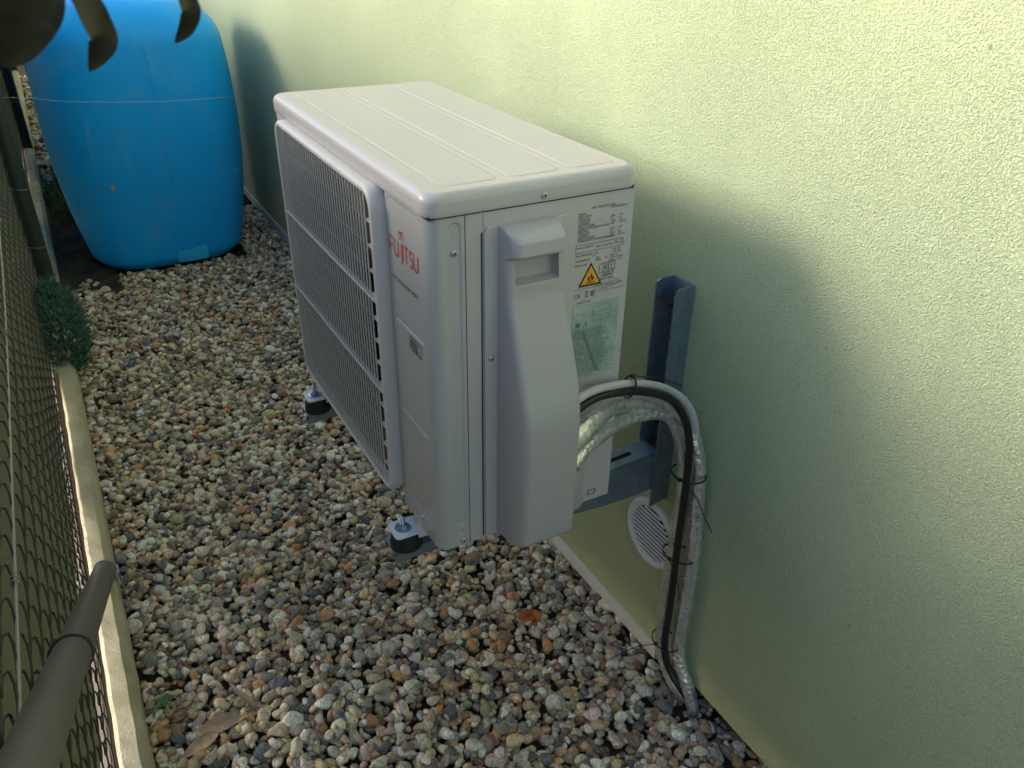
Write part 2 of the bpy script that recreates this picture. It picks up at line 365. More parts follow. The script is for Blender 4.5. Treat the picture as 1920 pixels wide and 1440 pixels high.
PW=np.array([.18,.22,.20,.045,.13,.06,.05,.045,.03,.02,.04]); PW/=PW.sum()
def gravel():
    cell=.004; x0,x1,y0,y1=-.468,.565,-.42,8.2
    nx=int((x1-x0)/cell); ny=int((y1-y0)/cell); H=np.full((nx,ny),-.566)
    allV=[];allF=[];allC=[];allO=[];nv=0
    S3,F3=pebble_shapes(3,26); S2,F2=pebble_shapes(2,26); order=[]
    area=[(-.42,2.0,20000),(2.0,3.5,10000),(3.5,8.2,7000)]
    for ya,yb,cnt in area:
        for k in range(cnt): order.append((rng.uniform(x0,x1),rng.uniform(ya,yb)))
    for (x,y) in order:
        if y>3.5 and x>-.1: continue
        if 2.80<y<3.45 and -.30<x<.31: continue
        if 2.70+ .1*math.sin(x*30)<y<4.25 and x<-.24: continue
        big=rng.random()
        L=rng.lognormal(math.log(.0110),.29) if big>.10 else rng.uniform(.007,.010)
        L=min(L,.023); a=L*rng.uniform(.9,1.12); bb=L*rng.uniform(.62,.92); c_=L*rng.uniform(.40,.68)
        if y>3.5: a*=1.35;bb*=1.35;c_*=1.2
        i=int((x-x0)/cell); j=int((y-y0)/cell); rr=max(1,int(bb*.8/cell))
        i0,i1=max(0,i-rr),min(nx,i+rr+1); j0,j1=max(0,j-rr),min(ny,j+rr+1)
        if i0>=i1 or j0>=j1: continue
        if x+bb>x1-(.012 if y<.02 else 0) or x-bb*.8<x0: continue
        W_=H[i0:i1,j0:j1]; base=np.percentile(W_,55)
        if base>-.546-(.012*(x>.47)*(y<.02)): continue
        z=base+c_*.60
        yaw=rng.uniform(0,6.283); tx,ty=rng.normal(0,.36,2)
        near=y<.9
        S,F=(S3,F3) if near else (S2,F2)
        V=S[rng.integers(len(S))]*np.array([a,bb,c_])
        Rm=np.array((Matrix.Rotation(yaw,3,'Z')@Matrix.Rotation(tx,3,'X')@Matrix.Rotation(ty,3,'Y')))
        V=V@Rm.T+np.array([x,y,z])
        # raise the height field under the stone
        gx=(x0+(np.arange(i0,i1)+.5)*cell-x)[:,None]; gy=(y0+(np.arange(j0,j1)+.5)*cell-y)[None,:]
        q=1-(gx**2+gy**2)/(bb*bb*1.1); top=z+c_*np.sqrt(np.clip(q,0,1))*.95
        H[i0:i1,j0:j1]=np.where(q>0,np.maximum(W_,top),W_)
        allV.append(V); allF.append(F+nv); nv+=len(V)
        col=PAL[rng.choice(len(PAL),p=PW)]*rng.uniform(.95,1.7)*(1+rng.normal(0,.05,3))*np.array([1.08,1.0,.87])
        allC.append(np.tile(np.append(np.clip(col,0.01,.8),1),(len(V),1))); allO.append(np.tile(rng.uniform(-40,40,3),(len(V),1)))
    V=np.concatenate(allV);F=np.concatenate(allF);C=np.concatenate(allC);O=np.concatenate(allO)
    me=bpy.data.meshes.new("gravel"); me.vertices.add(len(V)); me.vertices.foreach_set("co",(V-np.array([0,0,-.57])).ravel())
    me.loops.add(F.size); me.loops.foreach_set("vertex_index",F.ravel().astype(np.int32))
    me.polygons.add(len(F)); me.polygons.foreach_set("loop_start",np.arange(0,F.size,3,dtype=np.int32))
    me.update(calc_edges=True); me.shade_smooth()
    ca=me.color_attributes.new("col",'FLOAT_COLOR','POINT'); ca.data.foreach_set("color",C.ravel())
    oa=me.attributes.new("off",'FLOAT_VECTOR','POINT'); oa.data.foreach_set("vector",O.ravel())
    me.materials.append(M['stone']); o=bpy.data.objects.new("gravel",me); link(o); o.location=(0,0,-.57+GZ)
    o["kind"]="stuff"; o["label"]="multicoloured rounded river pebbles covering the strip between edging and wall"; o["category"]="gravel"
    print("pebbles",len(allV),"surface",np.percentile(H[:,:400],[5,50,95]))
gravel()

# ================================================================== AIR CONDITIONER
W,D,H=.663,.299,.541
ac=thing("air_conditioner","cream outdoor air conditioner unit carried on wall brackets beside green wall","air conditioner",(.15,.33,0))
# front panel strip, wrapping the near corner
def front_panel():
    r=.019; s=[]                                  # profile points (x,y,nx,ny, s-kind coordinates)
    for y in np.linspace(.1345,r,96): s.append((0,y,-1,0,y,None))
    for a in np.linspace(0,90,14)[1:-1]: s.append((r-r*math.cos(R(a)),r-r*math.sin(R(a)),-math.cos(R(a)),-math.sin(R(a)),None,None))
    for x in np.linspace(r,.0482,22): s.append((x,0,0,-1,None,x))
    Z=np.unique(np.concatenate([np.linspace(.004,.5105,220),np.linspace(.33,.345,14),np.linspace(.182,.197,14),np.linspace(.5,.5105,10)])); P=np.zeros((len(s),len(Z),3))
    for i,(x,y,nx_,ny_,fy,sx_) in enumerate(s):
        dep=np.zeros(len(Z))
        if fy is not None:
            sd=sdrr(fy,Z,.0775,.2715,.0525,.2335,.009); dep+=.0009*sstep(-sd,0,.003)+.0012*np.exp(-(sd/.0016)**2)
            for zc in (.3365,.1895):
                g=np.exp(-((Z-zc)/.0022)**2)*float(sstep(fy,.026,.032))*float(sstep(-fy,-.126,-.120)); dep+=.0022*g
        if sx_ is not None:
            sd=sdrr(sx_,Z,.0350,.272,.0085,.232,.0085); dep+=.0020*sstep(-sd,0,.0022)
            sd=sdrr(sx_,Z,.036,.028,.005,.004,.004); dep+=.0012*sstep(-sd,-.001,.003)
        P[i,:,0]=x-nx_*dep; P[i,:,1]=y-ny_*dep; P[i,:,2]=Z
    b=B(); grid(b,P,flip=True)
    E=P[-1].copy(); E2=E.copy(); E2[:,1]+=.004; grid(b,np.stack([E,E2]),flip=True)
    E=P[0].copy(); E2=E.copy(); E2[:,0]+=.004; grid(b,np.stack([E2,E]),flip=True)
    Bt=P[:,0].copy(); B2=Bt.copy(); c=np.array([.03,.03]); B2[:,:2]=Bt[:,:2]+(c-Bt[:,:2])*.12; grid(b,np.stack([Bt,B2]))
    return b.build("front_panel",M['paint2'],ac,smooth=50)
fp=front_panel()
# side panel with its raised cover plate area
def side_panel():
    X=np.unique(np.concatenate([np.linspace(.0494,.299,110),np.linspace(.06,.08,14)])); Z=np.unique(np.concatenate([np.linspace(.004,.5105,200)])); P=np.zeros((len(X),len(Z),3))
    for i,x in enumerate(X):
        dep=np.zeros(len(Z)); dep+=.0016*np.exp(-((x-.0715)/.0012)**2)*np.ones(len(Z))
        sd=sdrr(x,Z,.0655,.14,.002,.13,.002); dep-=.0008*sstep(-sd,-.001,.001)
        P[i,:,0]=x; P[i,:,1]=dep; P[i,:,2]=Z
    b=B(); grid(b,P)
    E=P[-1].copy(); E2=E.copy(); E2[:,1]=.03; grid(b,np.stack([E,E2]))
    box(b,(.297,.03,.004),(.299,.663,.513)); box(b,(.0494,.0005,.0035),(.299,.03,.0045))
    return b.build("side_panel",M['paint'],ac,smooth=40)
sp=side_panel()
b=B(); box(b,(.006,.010,.006),(.296,.014,.5125)); box(b,(.014,.012,.006),(.296,.662,.010)); box(b,(.290,.012,.006),(.2955,.655,.5125)); box(b,(.006,.600,.004),(.299,.663,.5125),.003); box(b,(.002,.597,.004),(.010,.663,.5125),.002); box(b,(.02,.136,.010),(.26,.139,.51))
b.build("casing",M['paint'],ac,smooth=40)
b=B(); box(b,(.0015,.0015,.5100),(.2975,.0060,.5150)); box(b,(.0015,.006,.5100),(.006,.660,.5150)); box(b,(.0478,.0012,.006),(.0498,.006,.5100)); box(b,(.0704,-.0002,.008),(.0718,.001,.485)); b.build("panel_gap_shade",M['seam'],ac)  # near-black strips stand in for the shade under the lid and in panel seams
# raised service plate
b=B(); poly=[(.0735,.010),(.0735,.486),(.0775,.492),(.192,.492),(.1965,.487),(.205,.30),(.2165,.17),(.2165,.032),(.212,.028),(.212,.010)]
def prism(b,poly,y0,y1,inset=.0012):
    c=np.mean(poly,axis=0); n=len(poly); po=np.array(poly); pi_=po+(c-po)*(inset/np.linalg.norm(c-po,axis=1))[:,None]
    V=[(x,y0,z) for x,z in po]+[(x,y1+inset*.8,z) for x,z in po]+[(x,y1,z) for x,z in pi_]
    F=[[i,(i+1)%n,n+(i+1)%n,n+i] for i in range(n)]+[[n+i,n+(i+1)%n,2*n+(i+1)%n,2*n+i] for i in range(n)]+[[2*n+i for i in range(n)]]
    b.add(V,F)
prism(b,poly,.001,-.0034); b.build("service_plate",M['paint'],ac,smooth=35)
# valve cover: lofted sections with a hooded hand grip
def cover():
    zs=np.unique(np.round(np.concatenate([np.linspace(.012,.03,10),np.linspace(.03,.225,30),np.linspace(.225,.262,14),np.linspace(.262,.405,26),np.linspace(.405,.470,50),np.linspace(.470,.492,18)]),5))
    kz=[.012,.014,.018,.026,.05,.205,.225,.240,.255,.275,.40,.452,.4545,.4575,.461,.478,.484,.489,.492]
    kd=[.030,.050,.060,.0665,.069,.0715,.0708,.0688,.0655,.0598,.024,.021,.024,.037,.0405,.0385,.033,.020,.006]
    nf=44; P=np.zeros((len(zs),8+8+nf+8+8,3))
    for i,z in enumerate(zs):
        d=np.interp(z,kz,kd); hood=sstep(z,.4535,.4575)
        xl0,xr0=.0915,.2005-.004*hood-.014*sstep(z,.25,.45); dr=.10*d
        xl=xl0+dr; xr=xr0-dr-.006; r=min(.010+.004*hood,d*.8)
        pts=[]
        for t in np.linspace(0,1,8,endpoint=False): pts.append((xl0+(xl-xl0)*t,-(d-r)*t))
        for a in np.linspace(0,90,8,endpoint=False): pts.append((xl+r-r*math.cos(R(a)),-(d-r)-r*math.sin(R(a))))
        for x in np.linspace(xl+r,xr-r,nf):
            u=sstep(x,xl0+.014,xl0+.018)*(1-sstep(x,xr-.0125,xr-.0085)); pk=.016*float(u)*float(sstep(z,.4165,.421))*float(1-sstep(z,.4535,.4555))
            pts.append((x,-(d-pk)))
        for a in np.linspace(90,0,8,endpoint=False): pts.append((xr-r+r*math.cos(R(a)),-(d-r)-r*math.sin(R(a))))
        for t in np.linspace(1,0,8): pts.append((xr0+(xr-xr0)*t,-(d-r)*t))
        P[i,:,0]=[q[0] for q in pts]; P[i,:,1]=[q[1]-.003 for q in pts]; P[i,:,2]=z
    b=B(); grid(b,P); n=P.shape[1]
    b.add(P[0],[list(range(n))]); b.add(P[-1],[list(range(n))[::-1]])
    return b.build("valve_cover",M['plastic'],ac,smooth=38)
vc=cover()
b=B(); prism(b,[(.196,.030),(.196,.183),(.2065,.183),(.2225,.160),(.2225,.040),(.2165,.030)],-.001,-.040,.004); b.build("cable_outlet",M['plastic'],vc,smooth=40)
# lid
def lid():
    x0,x1,y0,y1=-.004,.303,-.004,.667; rc=.021; N=[]
    o=rrect(x0,x1,y0,y1,rc,10); # dense outline
    pts=[]
    for i in range(len(o)):
        a,c=o[i],o[(i+1)%len(o)]; n=max(1,int(np.linalg.norm(c-a)/.0032))
        for k in range(n): pts.append(a+(c-a)*k/n)
    pts=np.array(pts); cx=(x0+x1)/2; hw=(x1-x0)/2; med=np.stack([np.full(len(pts),cx),np.clip(pts[:,1],y0+hw,y1-hw)],1)
    dirv=med-pts; L=np.linalg.norm(dirv,axis=1)[:,None]
    rows=[]; r=.013
    rows.append(np.column_stack([pts+dirv/L*.004,np.full(len(pts),.5135)]))
    rows.append(np.column_stack([pts+dirv/L*.0006,np.full(len(pts),.5132)])); rows.append(np.column_stack([pts,np.full(len(pts),.5142)]))
    rows.append(np.column_stack([pts,np.full(len(pts),.520)]))
    for a in np.linspace(0,90,12): rows.append(np.column_stack([pts+dirv/L*(r-r*math.cos(R(a))),np.full(len(pts),H-r+r*math.sin(R(a)))]))
    def h(x,y):
        s=np.zeros_like(x)
        for a,c in ((.030,.108),(.121,.198),(.211,.284)):
            sd=sdrr(x,y,(a+c)/2,.335,(c-a)/2,.313,.012); s-=.0008*np.exp(-(sd/.0015)**2); s+=.0004*sstep(-sd,0,.003)
        return s
    for t in np.linspace(0,1,124)[1:]:
        q=pts+dirv/L*r+(med-pts-dirv/L*r)*t; rows.append(np.column_stack([q,H+h(q[:,0],q[:,1])+.0012*t]))
    P=np.array(rows).transpose(1,0,2); b=B(); grid(b,P,closed_u=True); return b.build("lid",M['paint'],ac,smooth=50)
ld=lid()
# grille frame + slats
yA,yB,zA,zB=.1370,.606,.018,.5125
def gring(ins,x,r=.030): 
    q=rrect(yA+ins,yB-ins,zA+ins,zB-ins,max(.004,r-ins),9); return np.column_stack([np.full(len(q),x),q[:,0],q[:,1]])
b=B(); rings=[gring(0,.004),gring(0,-.008),gring(.0006,-.0145),gring(.0018,-.0175),gring(.0036,-.0192),gring(.0058,-.0197),gring(.0092,-.0195),gring(.0102,-.0185),gring(.0105,-.004)]
grid(b,np.array(rings).transpose(1,0,2),closed_u=True); gf=b.build("grille_frame",M['grille'],ac,smooth=60)
b=B(); n_s=37; ya,yb=yA+.030,yB-.016; za,zb=zA+.0108,zB-.0108
for i in range(n_s):
    y=ya+(yb-ya)*i/(n_s-1); box(b,(-.0192,y-.0008,za),(-.0170,y+.0008,zb),.0004,1)
for z in (.352,.206): box(b,(-.0197,yA+.0106,z-.0016),(-.012,yB-.0106,z+.0016))
for k in range(14):
    z=zA+.036*k+.015
    if za+.01<z<zb-.01:
        for q in range(n_s): box(b,(-.0188,ya+(yb-ya)*q/(n_s-1)-.0017,z-.0008),(-.0165,ya+(yb-ya)*q/(n_s-1)+.0004,z+.0008))
for k in range(14):
    z=zA+.036*k+.015
    if za+.01<z<zb-.01 : box(b,(-.0175,yA+.0106,z-.001),(-.008,ya+.002,z+.001))
b.build("grille_slats",M['grille'],gf)
# fan opening
b=B(); fc=(.372,.262); P=[]
for k in range(72):
    a=2*math.pi*k/72; ca,sa=math.cos(a),math.sin(a); row=[]
    s=min(.232/max(abs(ca),1e-6),.243/max(abs(sa),1e-6)); row.append((-.003,fc[0]+s*ca,fc[1]+s*sa))
    for rr,x in ((.222,-.003),(.216,.004),(.212,.03),(.212,.11)): row.append((x,fc[0]+rr*ca,fc[1]+rr*sa))
    P.append(row)
grid(b,np.array(P),closed_u=True,flip=True); b.build("fan_shroud",M['fan'],ac,smooth=30)
b=B(); lathe(b,[(0,.012),(.04,.010),(.05,0),(.05,-.05)],(.035,fc[0],fc[1]),(-1,0,0),28)
for k in range(3):
    a0=2*math.pi*k/3; P=[]
    for i in range(12):
        rr=.045+.155*i/11; P.append([( .04+.045*t-.008*i/11, fc[0]+rr*math.cos(a0+ .15*i/11+ (.95-.25*i/11)*t), fc[1]+rr*math.sin(a0+.15*i/11+(.95-.25*i/11)*t)) for t in np.linspace(0,1,10)])
    grid(b,np.array(P))
b.build("fan",M['dark'],ac,smooth=40)
b=B(); box(b,(.13,.15,.02),(.135,.59,.505)); b.build("coil",M['dark'],ac)
# mounting feet
def foot(y):
    b=B(); o=rrect(-.040,.03,y-.0215,y+.0215,.008,6)
    V=[(x,yy,-.016) for x,yy in o]+[(x,yy,-.013) for x,yy in o]; n=len(o)
    b.add(V,[[i,(i+1)%n,n+(i+1)%n,n+i] for i in range(n)]+[list(range(n))[::-1],[n+i for i in range(n)]])
    box(b,(-.004,y-.0225,-.024),(.03,y-.0200,.004),.001)
    tube(b,[(-.021+.013*math.cos(a),y+.013*math.sin(a),-.013) for a in np.linspace(0,2*math.pi,24)],.0007,5)
    return b.build("mounting_foot",M['white'],ac,smooth=40)
foot(.0965); foot(.552)
# screws
def screw(c,axis,r=.0048,parent=ac):
    b=B(); ax=Vector(axis); lathe(b,[(r*1.02,0),(r,.0008),(r*.8,.0022),(r*.4,.0030),(0,.0032)],c,axis,18)
    o=b.build("screw",M['screw'],parent,smooth=60)
    b=B(); q=ax.to_track_quat('Z','Y'); cc=Vector(c)
    for w_,l_ in ((.0005,.0023),(.0023,.0005)):
        V=[(cc+q@Vector((sx*w_,sy*l_,.0033)))[:] for sx,sy in ((-1,-1),(1,-1),(1,1),(-1,1))]; b.add(V,[[0,1,2,3]])
    b.build("cross_slot",M['ink'],o); return o
screw((.156,-.0042,.5215),(0,-1,0)); screw((.034,.0018,.465),(0,-1,0)); screw((.0825,-.0035,.311),(0,-1,0)); screw((.038,0,.0125),(0,-1,0)); screw((.228,0,.0135),(0,-1,0)); screw((0,.060,.026),(-1,0,0),.0042)
b=B()   # little pressed window near the lower back corner, cover lugs
for pts in ([(.258,.016),(.258,.024),(.272,.024),(.272,.016)],): ribbon(b,pts,.0011,SIDE,closed=True)
b.build("pressed_notch",M['seam'],sp)

# ---- lettering on the front
b=B(); s=.0222; y0=.1285; z0=.4320; wd=.0023
LZ=lambda pts,ox: [(y0-(ox+px_)*s, z0+py_*s) for px_,py_ in pts]
hh=.0004-.0009
def rb(pts,ox,w_=wd): ribbon(b,LZ(pts,ox),w_,FRONT,hh)
rb([(0,0),(0,1),(.56,1)],.0); rb([(0,.5),(.46,.5)],0)
rb([(0,1),(0,.38)]+arc(.29,.30,.29,.30,180,360,12)+[(.58,.38),(.58,1)],.74)
rb([(.04,1.0),(.04,-.08)]+arc(-.14,-.10,.18,.18,0,-70,6),1.78)
rb([(0,1.0),(0,0)],2.04)
rb(arc(0,1.45,.19,.23,-50,290,18),1.68,wd*.62); rb(arc(0,1.52,.19,.23,-110,220,18),2.02,wd*.62)
rb([(0,1),(.68,1)],2.24); rb([(.30,1),(.30,0)],2.24)
rb(arc(.23,.75,.21,.24,35,250,12)+arc(.21,.25,.22,.25,80,-140,12),3.02)
rb([(0,1),(0,.38)]+arc(.29,.30,.29,.30,180,360,12)+[(.58,.38),(.58,1)],3.62)
b.build("logo",M['red'],fp)
b=B(); b.add(*text("DC INVERTER",.0082,.1285,.3948,FRONT,h=hh,sx=1.72,du=-1,shear=.2,bold=.0001)); b.build("lettering",M['greyink'],fp)
b=B(); ribbon(b,[(.0755,.3095),(.0755,.3285),(.0385,.3285),(.0385,.3095)],.0014,FRONT,hh,closed=True)
b.add(*text("R32",.0178,.0725,.3128,FRONT,h=hh,sx=.86,du=-1,bold=.0003))
b.build("lettering",M['ink'],fp)
# ---- rating plate on the side
b=B(); T=lambda s_,sz,u,v,**k: b.add(*text(s_,sz,u,v,SIDE,**k))
T("AIR CONDITIONER",.0043,.2315,.4915); T("AOYG07KMCC",.0041,.2615,.4885)
rows=["MODEL","230V~ 50 Hz","COOLING"," CAPACITY"," CURRENT"," INPUT POWER"," ENERGY EFFICIENCY RATIO","HEATING"," CAPACITY"," CURRENT"," INPUT POWER"," COEFFICIENT OF PERFORMANCE"]
for i,t_ in enumerate(rows): T(t_,.0040,.2105,.4850-.00335*i)
for i,(a_,u_) in enumerate((("2.00","kW"),("2.1","A"),("0.455","kW"),("4.40","W/W"),None,("2.50","kW"),("2.5","A"),("0.565","kW"),("4.42","W/W")) and [("2.00","kW"),("2.1","A"),("0.455","kW"),("4.40","kW/kW"),("",""),("2.50","kW"),("2.5","A"),("0.565","kW"),("4.42","kW/kW")]):
    if a_: T(a_,.0038,.2625,.4765-.0034*i); T(u_,.0036,.2765,.4765-.0034*i)
ribbon(b,[(.2100,.4335),(.2100,.4440),(.2860,.4440),(.2860,.4335)],.0005,SIDE,closed=True)
T("MAX. CURRENT",.0038,.2112,.4390); T("TEST CONDITION   EN14511",.0034,.2420,.4370); T("6.0    A",.0036,.272,.4405)
T("MAX. PRESSURE :  HP",.0038,.2100,.4282); T("LP",.0036,.2375,.4250); T("4.20  MPa",.0036,.2690,.4285); T("4.20  MPa",.0036,.2690,.4250)
T("REFRIGERANT",.0038,.2100,.4205); T("R32",.0036,.243,.4210); T("GWP",.0036,.243,.4175); T("675",.0036,.257,.4190); T("0.60  kg",.0036,.266,.4210); T("0.405  t-CO2eq",.0034,.266,.4175); T("E 0 2 1 5 4 5",.0046,.2645,.4130)
T("SERIAL NO.",.0040,.2095,.4140)
ribbon(b,[(.2095,.3795),(.2865,.3840)],.0005,SIDE); ribbon(b,[(.2440,.3814),(.2440,.3655)],.0005,SIDE); ribbon(b,[(.2440,.3745),(.2865,.3775)],.0005,SIDE)
T("CE",.0085,.2115,.3680,sx=.95); T("FUJITSU GENERAL LIMITED",.0036,.2475,.3785); T("3-3-17 Suenaga Takatsu-ku Kawasaki JAPAN",.0026,.2455,.3712); T("MADE IN P.R.C.",.0036,.2165,.3590); T("9JA 34401",.0026,.266,.3868)
for z in (.3680,.3756): ribbon(b,[(.2285,z),(.2345,z)],.0010,SIDE)
ribbon(b,[(.2292,.3695),(.2338,.3745)],.0006,SIDE); ribbon(b,[(.2338,.3695),(.2292,.3745)],.0006,SIDE)
for u in (.2385,.2400,.2422): ribbon(b,[(u,.3675),(u,.3750)],.0007,SIDE)
for z in (.3675,.3712,.3750): ribbon(b,[(.2400,z),(.2422,z)],.0006,SIDE)
# manual pictograms
ribbon(b,[(.2500,.3985),(.2500,.4110),(.2560,.4125),(.2560,.4000)],.0006,SIDE,closed=True); ribbon(b,[(.2560,.4000),(.2560,.4125),(.2625,.4130),(.2625,.4005)],.0006,SIDE,closed=True)
ribbon(b,[(.2593,.4030),(.2593,.4085)],.0016,SIDE); ribbon(b,[(.2593,.4095),(.2593,.4110)],.0016,SIDE)
ribbon(b,[(.2650,.4015),(.2650,.4125),(.2700,.4145),(.2750,.4130),(.2750,.4010),(.2700,.4025)],.0008,SIDE,closed=True); ribbon(b,[(.2700,.4025),(.2700,.4140)],.0006,SIDE)
ribbon(b,[(.2535,.3885),(.2575,.3975),(.2735,.3995),(.2700,.3900)],.0010,SIDE,closed=True); ribbon(b,[(.2580,.3935),(.2690,.3955)],.0018,SIDE)
b.build("rating_lettering",M['ink'],sp)
# warning triangle
def tri(c,h_,w_): return [(c[0]-w_/2,c[1]),(c[0]+w_/2,c[1]),(c[0],c[1]+h_)]
def plate2(name,poly,h,m,par):
    n=len(poly); V=[SIDE(u,v,h-.0003) for u,v in poly]+[SIDE(u,v,h) for u,v in poly]
    return mk(name,V,[[n+i for i in range(n)]]+[[i,(i+1)%n,n+(i+1)%n,n+i] for i in range(n)],m,par)
ws=plate2("warning_sign",tri((.2360,.3835),.0330,.0380),.0002,M['ink'],sp)
plate2("sign_face",tri((.2360,.3862),.0265,.0300),.0004,M['orange'],ws)
b=B(); fl=[(0,0),(.0045,.0005),(.0062,.0040),(.0050,.0078),(.0036,.0064),(.0028,.0105),(.0004,.0135),(.0008,.0095),(-.0022,.0062),(-.0036,.0080),(-.0058,.0045),(-.0042,.0006)]
n=len(fl); b.add([SIDE(.2360+u*.85,.3905+v*.9,.0006) for u,v in fl],[list(range(n))]); ribbon(b,[(.2290,.3885),(.2430,.3885)],.0013,SIDE,.0006)
b.build("flame",M['ink'],ws)
b=B(); n=5; b.add([SIDE(.2358+u*.9,.3912+v*.9,.0007) for u,v in ((0,0),(.0018,.001),(.0012,.0038),(-.0004,.0062),(-.0020,.002))],[list(range(5))]); b.build("flame_core",M['orange'],ws)
# energy sticker with rows of tiny print
es=plate2("energy_sticker",[(.2105,.2400),(.2870,.2400),(.2870,.3560),(.2105,.3560)],.0003,M['sticker'],sp)
b=B(); hz=.0005
for a_,c_ in (((.2145,.3350),(.2275,.3430)),((.2295,.3365),(.2425,.3450)),((.2445,.3420),(.2735,.3505)),((.2445,.3355),(.2735,.3418)),((.2445,.3280),(.2590,.3353)),((.2592,.3280),(.2735,.3353))):
    (u0,v0),(u1,v1)=a_,c_; ribbon(b,[(u0,v0),(u1,v0),(u1,v1),(u0,v1)],.0004,SIDE,hz,closed=True)
for k in range(6): ribbon(b,[(.2160+k*.0012,.3225),(.2160+k*.0012,.3305)],.0008 if k%2 else .0005,SIDE,hz)
ribbon(b,[(.2330,.3230),(.2330,.3300)],.0022,SIDE,hz); ribbon(b,[(.2290,.3225),(.2400,.3230)],.0004,SIDE,hz)
rr_=random.Random(3); z=.3175
while z>.2450:
    u=.2125; end=.2125+rr_.uniform(.046,.064)
    while u<end:
        l=rr_.uniform(.0025,.0075); ribbon(b,[(u,z),(min(u+l,end),z)],.0011,SIDE,hz); u+=l+.0009
    z-=.0027
b.build("tiny_print",mat("print_green_grey",(.07,.10,.09),.6),es)
smp=[(.2275,.3150),(.2310,.3140),(.2575,.2480),(.2630,.2440),(.2560,.2450)]
V=[SIDE(u,v,.0008) for u,v in smp]; mk("smudge",V,[[0,1,2,3,4]],mat("smudge_grey",(.13,.17,.16),.4),es)

# ================================================================== WALL BRACKETS
def bracket(yc,label):
    g=thing("wall_bracket",label,"bracket",(.30,yc,-.14),"galvanised wall brackets carrying the air conditioner")
    wa=.0225; b=B()                                  # tapered arm: top web and two side flanges
    top=lambda x: -.047+.027*(x+.042)/.51
    bot=lambda x: top(x)-.020-.062*sstep((x+.042)/.51,0.02,.95)
    X=np.linspace(-.042,.470,40)
    for s_ in (-1,1):
        y=yc+s_*wa; P=np.array([[(x,y+dy,z) for (dy,z) in ((0,top(x)-.001),(0,float(bot(x))),(-s_*.0025,float(bot(x))),(-s_*.0025,top(x)-.003))] for x in X])
        grid(b,P,closed_u=False); b.add(P[0],[[0,1,2,3]])
    # web with slots: strips around the slot
    def web(x0,x1,y0,y1):
        V=[(x0,y0,top(x0)),(x1,y0,top(x1)),(x1,y1,top(x1)),(x0,y1,top(x0)),(x0,y0,top(x0)-.0025),(x1,y0,top(x1)-.0025),(x1,y1,top(x1)-.0025),(x0,y1,top(x0)-.0025)]
        b.add(V,[[0,1,2,3],[7,6,5,4],[0,4,5,1],[1,5,6,2],[2,6,7,3],[3,7,4,0]])
    sl=(.335,.425); web(-.042,sl[0],yc-wa,yc+wa); web(sl[1],.470,yc-wa,yc+wa); web(sl[0],sl[1],yc-wa,yc-.0055); web(sl[0],sl[1],yc+.0055,yc+wa)
    arm=b.build("arm",M['galv'],g,smooth=30)
    b=B(); wu=.0265; z0,z1=-.140,.300                # upright channel, open away from the wall
    box(b,(.4985,yc-wu,z0),(.5020,yc+wu,z1),.001)
    for s_ in (-1,1):
        y0=yc+s_*wu; prof=[(.4985,z0),(.462,z0),(.462,z1-.010),(.464,z1-.004),(.470,z1),(.4985,z1)] if s_>0 else [(.4985,z0+.006),(.462,z0-.002),(.462,z1-.012),(.466,z1-.003),(.472,z1-.001),(.4985,z1)]
        n=len(prof); V=[(x,y0,z) for x,z in prof]+[(x,y0-s_*.003,z) for x,z in prof]
        b.add(V,[list(range(n)),[n+i for i in range(n)][::-1]]+[[i,n+i,n+(i+1)%n,(i+1)%n] for i in range(n)])
    b.build("upright",M['galv'],g,smooth=30)
    for k,z in enumerate((.262,.030)):
        b=B(); lathe(b,[(0,.0),(.012,0),(.012,.002),(.0075,.0022),(.0075,.0085),(.0042,.009),(.0042,.020),(0,.0205)],(.4985,yc+.002,z),(-1,0,0),12)
        a=b.build("anchor_bolt",M['anchor'],g,smooth=30)
        b=B(); lathe(b,[(.0046,0),(.0050,.004),(.003,.007),(0,.0075)],(.480,yc+.002,z),(-1,0,0),10); b.build("bolt_tip",M['rust'] if k==0 else M['anchor'],a,smooth=60)
    zt=top(-.018)
    b=B(); lathe(b,[(0,zt),(.0250,zt),(.0255,zt+.003),(.0245,zt+.012),(.0205,-.020),(.0195,-.0165),(0,-.0165)],(-.017,yc-.008,0),(0,0,1),32); dm=b.build("rubber_damper",M['rubber'],g,smooth=50)
    b=B(); c=(-.021,yc-.008,-.0128)
    lathe(b,[(0,0),(.0128,0),(.0128,.0018),(0.006,.0019)],c,(0,0,1),24)
    bm=[(.0078,.0018),(.0078,.0075),(.0070,.0082),(.0045,.0083)]; lathe(b,bm,c,(0,0,1),6)
    th=[(.0045,.007)]
    for q in range(7): th+=[(.0046,.0080+q*.0020),(.0037,.0090+q*.0020)]
    th.append((0,.0225)); lathe(b,th,c,(0,0,1),14); b.build("stud_bolt",M['zinc'],dm,smooth=40)
    return g
bracket(.1045,"near galvanised wall bracket with its tall upright showing beside the pipes")
bracket(.560,"far galvanised wall bracket with only its arm tip and rubber foot showing")

